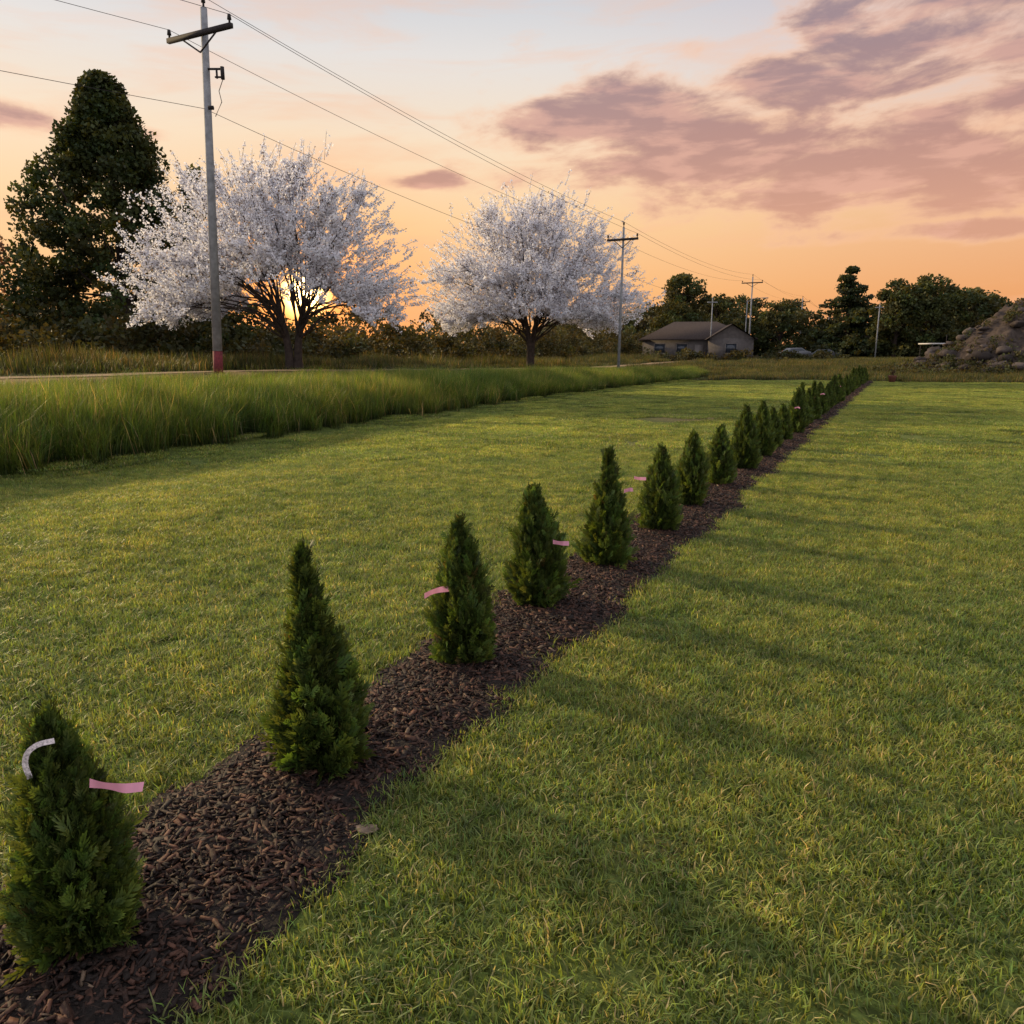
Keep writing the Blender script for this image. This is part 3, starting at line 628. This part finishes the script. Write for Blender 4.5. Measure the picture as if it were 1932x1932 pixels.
# stone at the bed edge
def rock(c,s,r):
    n1,n2=7,9; th=np.linspace(.05,np.pi-.05,n1); ph=np.arange(n2)*2*np.pi/n2; T,Pp=np.meshgrid(th,ph,indexing='ij')
    dv=np.stack([np.sin(T)*np.cos(Pp),np.sin(T)*np.sin(Pp),np.cos(T)],-1); rr=1+r.normal(0,.16,(n1,n2)); v=dv*rr[...,None]*s*np.array([r.uniform(.9,1.6),1,r.uniform(.45,.8)])
    i,j=np.meshgrid(np.arange(n1-1),np.arange(n2),indexing='ij'); f=np.stack([i*n2+j,(i+1)*n2+j,(i+1)*n2+(j+1)%n2,i*n2+(j+1)%n2],-1).reshape(-1,4)
    return v.reshape(-1,3)+c,f
v,f=rock(np.array([0,0,0.]),.026,rng); v[:,2]*=.45; v[:,0]*=1.3; v+=np.array([-.525,2.47,.030]); mk('stone',v,f,pmat('dusty_stone',(.17,.12,.085),.9,40,.35,.3),smooth=True)

# ------------------------------------------------------------------ rock and soil pile
gx,gy=np.meshgrid(np.linspace(-13,30,220),np.linspace(-7,9,100),indexing='ij')
def fb(x,y,o=5,s=1.):
    z=0
    for k in range(o):
        f_=s*1.9**k; z=z+np.sin(x*f_+1.3*k+1.7*np.sin(y*f_*.7+k))*np.cos(y*f_*1.1+2.1*k+1.3*np.sin(x*f_*.6))/1.8**k
    return z
def rh(gx,gy): return 5.0*np.exp(-((np.minimum(gx,0)/5.4)**2+(gy/4.0)**2))*np.clip((8-np.abs(gy))/2,0,1)*(1+.15*fb(gx,gy,3,.35))
hgt=rh(gx,gy)+.75*np.abs(fb(gx,gy,6,.8))*np.exp(-((np.minimum(gx,0)/6.5)**2+(gy/5)**2))*np.clip((8-np.abs(gy))/2,0,1)
CX=38.9
Xr=CX+gx; Yr=60+gy; Zr=zxy(Xr,Yr)-.15+hgt
a,b=gx.shape; i,j=np.meshgrid(np.arange(a-1),np.arange(b-1),indexing='ij'); Fr=np.stack([i*b+j,(i+1)*b+j,(i+1)*b+j+1,i*b+j+1],-1).reshape(-1,4)
A=Acc(); A.add(np.stack([Xr,Yr,Zr],-1).reshape(-1,3),Fr,(.055,.041,.034),0)
n=230; bx=rng.uniform(-9,20,n); by=rng.uniform(-6,1,n); hh_=rh(bx,by)
for k in range(n):
    x_=CX+bx[k]; y_=60+by[k]; s_=.10+.6*rng.uniform(0,1)**3; v,f=rock(np.array([x_,y_,gz(x_,y_)+hh_[k]+.1]),s_,rng); A.add(v,f,np.array([.062,.049,.044])*rng.uniform(.4,1.4),0)
n=420; x_=rng.uniform(-12,20,n); y_=rng.uniform(-6.8,0,n)
foliage(A,np.stack([CX+x_,60+y_,zxy(CX+x_,60+y_)+rh(x_,y_)+.2],-1),.5,50,.09,(.05,.054,.020),rng,1)
A.obj('rock_pile',[pmat('rock_and_soil',(1,1,1),.95,3,.4,.8,attr=True,spec=.1),M_leaf])

# ------------------------------------------------------------------ sky
world=bpy.data.worlds.new('World'); scene.world=world; world.use_nodes=True; nt=world.node_tree; nt.nodes.clear(); N=nt.nodes; L=nt.links
def val(s,inp):
    if isinstance(s,(int,float)): inp.default_value=s
    else: L.new(s,inp)
def m(op,a,b=None,c=None,clamp=False):
    n=N.new('ShaderNodeMath'); n.operation=op; n.use_clamp=clamp; val(a,n.inputs[0])
    if b is not None: val(b,n.inputs[1])
    if c is not None: val(c,n.inputs[2])
    return n.outputs[0]
def sst(x,a,b):
    n=N.new('ShaderNodeMapRange'); n.interpolation_type='SMOOTHSTEP'; val(x,n.inputs['Value']); n.inputs['From Min'].default_value=a; n.inputs['From Max'].default_value=b; return n.outputs[0]
def mixc(f,a,b,mode='MIX'):
    n=N.new('ShaderNodeMix'); n.data_type='RGBA'; n.blend_type=mode; val(f,n.inputs['Factor'])
    for s,k in((a,6),(b,7)):
        if isinstance(s,tuple): n.inputs[k].default_value=(*s,1)
        else: L.new(s,n.inputs[k])
    return n.outputs[2]
def ramp(x,st):
    n=N.new('ShaderNodeValToRGB'); cr=n.color_ramp
    while len(cr.elements)<len(st): cr.elements.new(.5)
    for e_,(p,c) in zip(cr.elements,st): e_.position=p; e_.color=(*c,1)
    L.new(x,n.inputs[0]); return n.outputs[0]
def noise(vx,vy,sc,det,ro=.55,vz=0.,dist=0):
    cb=N.new('ShaderNodeCombineXYZ'); val(vx,cb.inputs[0]); val(vy,cb.inputs[1]); val(vz,cb.inputs[2])
    n=N.new('ShaderNodeTexNoise'); n.inputs['Scale'].default_value=sc; n.inputs['Detail'].default_value=det; n.inputs['Roughness'].default_value=ro; n.inputs['Distortion'].default_value=dist
    L.new(cb.outputs[0],n.inputs['Vector']); return n.outputs[0]
tc=N.new('ShaderNodeTexCoord'); sp_=N.new('ShaderNodeSeparateXYZ'); L.new(tc.outputs['Generated'],sp_.inputs[0]); dx,dy,dz=sp_.outputs
el=m('MULTIPLY',m('ARCSINE',dz),57.2958); az=m('MULTIPLY',m('ARCTAN2',dx,dy),57.2958)
base=ramp(m('DIVIDE',m('MAXIMUM',el,0.),90.),[(0,(1.0,.38,.11)),(.045,(1.03,.52,.19)),(.10,(1.04,.67,.34)),(.155,(.99,.78,.56)),(.21,(.83,.78,.74)),(.27,(.57,.62,.70)),(.42,(.88,.88,.94)),(1,(1.05,1.05,1.12))])  # top stops, above the frame, brightened to add ambient light
right=sst(az,-2.,38.)
base=mixc(m('MULTIPLY',m('MULTIPLY',right,sst(el,40.,25.)),.8),base,mixc(1.,base,(.82,.70,.78),'MULTIPLY'))
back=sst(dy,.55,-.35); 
backc=ramp(m('DIVIDE',m('MAXIMUM',el,0.),90.),[(0,(.96,.90,.94)),(.3,(.92,.96,1.08)),(1,(1.0,1.0,1.1))])  # unseen sky behind the camera, made brighter as ambient fill
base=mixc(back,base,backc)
# wispy cirrus
wz=noise(m('MULTIPLY',az,.045),m('MULTIPLY',m('SUBTRACT',el,m('MULTIPLY',az,.05)),.30),1.6,7,.55,3.3,.4)
base=mixc(m('MULTIPLY',m('MULTIPLY',sst(wz,.48,.68),.6),sst(el,40.,25.)),base,mixc(.55,base,(1.0,.53,.30)))
# cloud bank
cn=noise(m('MULTIPLY',az,.085),m('MULTIPLY',m('SUBTRACT',el,m('MULTIPLY',az,.06)),.24),1.35,11,.58,.7,.25)
cov=None
for a_,e_,ra,re in [(10.0,15.2,12.5,3.6),(17,16.8,8,2.8),(23.5,10.7,16,3.2),(10,12.4,12,1.6),(26,17.8,12,3.6),(31,14.2,12,1.7),(30,20.5,11,3.2),(29,7.4,11,.8),(-5.5,11.6,3.4,.6),(-33,13.5,8,1.0),(16,13.6,12,2.7),(46,14,12,3.5),(60,20,16,4),(-60,16,16,2)]:
    u_=m('DIVIDE',m('SUBTRACT',az,a_),ra); v_=m('DIVIDE',m('SUBTRACT',el,e_),re)
    d_=m('SUBTRACT',1.,m('SQRT',m('ADD',m('MULTIPLY',u_,u_),m('MULTIPLY',v_,v_))))
    cov=d_ if cov is None else m('MAXIMUM',cov,d_)
cov=m('MAXIMUM',cov,-1.2)
dens=m('ADD',cov,m('MULTIPLY',m('SUBTRACT',cn,.5),3.5))
alpha=sst(dens,-.20,.50)
cn2=noise(m('MULTIPLY',az,.10),m('MULTIPLY',el,.40),2.0,7,.56,5.1,.2)
body=ramp(m('DIVIDE',m('MAXIMUM',el,0.),30.),[(0,(.80,.39,.21)),(.30,(.68,.34,.235)),(.45,(.50,.265,.225)),(.62,(.36,.235,.25)),(1,(.31,.27,.33))])
body=mixc(m('MULTIPLY',sst(cn2,.46,.64),.7),body,mixc(.6,body,(1.0,.55,.40)))
edge=mixc(.75,base,(1.0,.58,.36))
ccol=mixc(sst(dens,.05,.75),edge,body)
sky=mixc(m('MULTIPLY',alpha,.93),base,ccol)
# glow around the setting sun behind the trees
sv=Vector((-.2600,1,.074)).normalized(); vm=N.new('ShaderNodeVectorMath'); vm.operation='DOT_PRODUCT'; L.new(tc.outputs['Generated'],vm.inputs[0]); vm.inputs[1].default_value=sv
dt=m('MAXIMUM',vm.outputs['Value'],0.)
def lobe(sky,c,k):
    cb=N.new('ShaderNodeVectorMath'); cb.operation='SCALE'; cb.inputs[0].default_value=c; val(k,cb.inputs['Scale'])
    ad=N.new('ShaderNodeVectorMath'); ad.operation='ADD'; L.new(sky,ad.inputs[0]); L.new(cb.outputs[0],ad.inputs[1]); return ad.outputs[0]
# warm scattering removes green/blue around the sun, then the bright core
tintf=m('MULTIPLY',m('POWER',dt,140.),.75)
sky=mixc(tintf,sky,mixc(1.,sky,(1.05,.72,.35),'MULTIPLY'))
sky=lobe(sky,(1,.30,.03),m('MULTIPLY',m('POWER',dt,350.),.9))
sky=lobe(sky,(1,.62,.22),m('MULTIPLY',m('POWER',dt,7000.),24.))
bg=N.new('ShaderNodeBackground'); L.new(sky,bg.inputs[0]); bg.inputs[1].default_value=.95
SUN_EL,SUN_AZ=20.5,-58.
st=N.new('ShaderNodeTexSky'); st.sky_type='NISHITA'; st.sun_disc=False; st.sun_elevation=rad(SUN_EL); st.sun_rotation=rad(SUN_AZ); bg2=N.new('ShaderNodeBackground'); L.new(st.outputs[0],bg2.inputs[0]); bg2.inputs[1].default_value=.006
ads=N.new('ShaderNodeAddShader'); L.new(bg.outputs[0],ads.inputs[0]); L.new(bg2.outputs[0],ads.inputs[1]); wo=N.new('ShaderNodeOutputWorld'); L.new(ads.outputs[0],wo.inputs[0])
# sun
sl=bpy.data.lights.new('sun','SUN'); sl.energy=5; sl.angle=rad(1.5); sl.color=(1,.76,.42); so=bpy.data.objects.new('sun',sl); COL.objects.link(so)
S_=Vector((math.sin(rad(SUN_AZ))*math.cos(rad(SUN_EL)),math.cos(rad(SUN_AZ))*math.cos(rad(SUN_EL)),math.sin(rad(SUN_EL)))); so.rotation_euler=S_.to_track_quat('Z','Y').to_euler()
# camera
cd=bpy.data.cameras.new('camera'); cam=bpy.data.objects.new('camera',cd); COL.objects.link(cam); cam.location=(0,0,1.7); cam.rotation_euler=(rad(90-11.7),0,0); cd.sensor_width=36; cd.lens=27.02; cd.clip_end=3000; cd.clip_start=.05
scene.camera=cam
scene.view_settings.view_transform='Standard'; scene.view_settings.look='None'; scene.view_settings.exposure=0
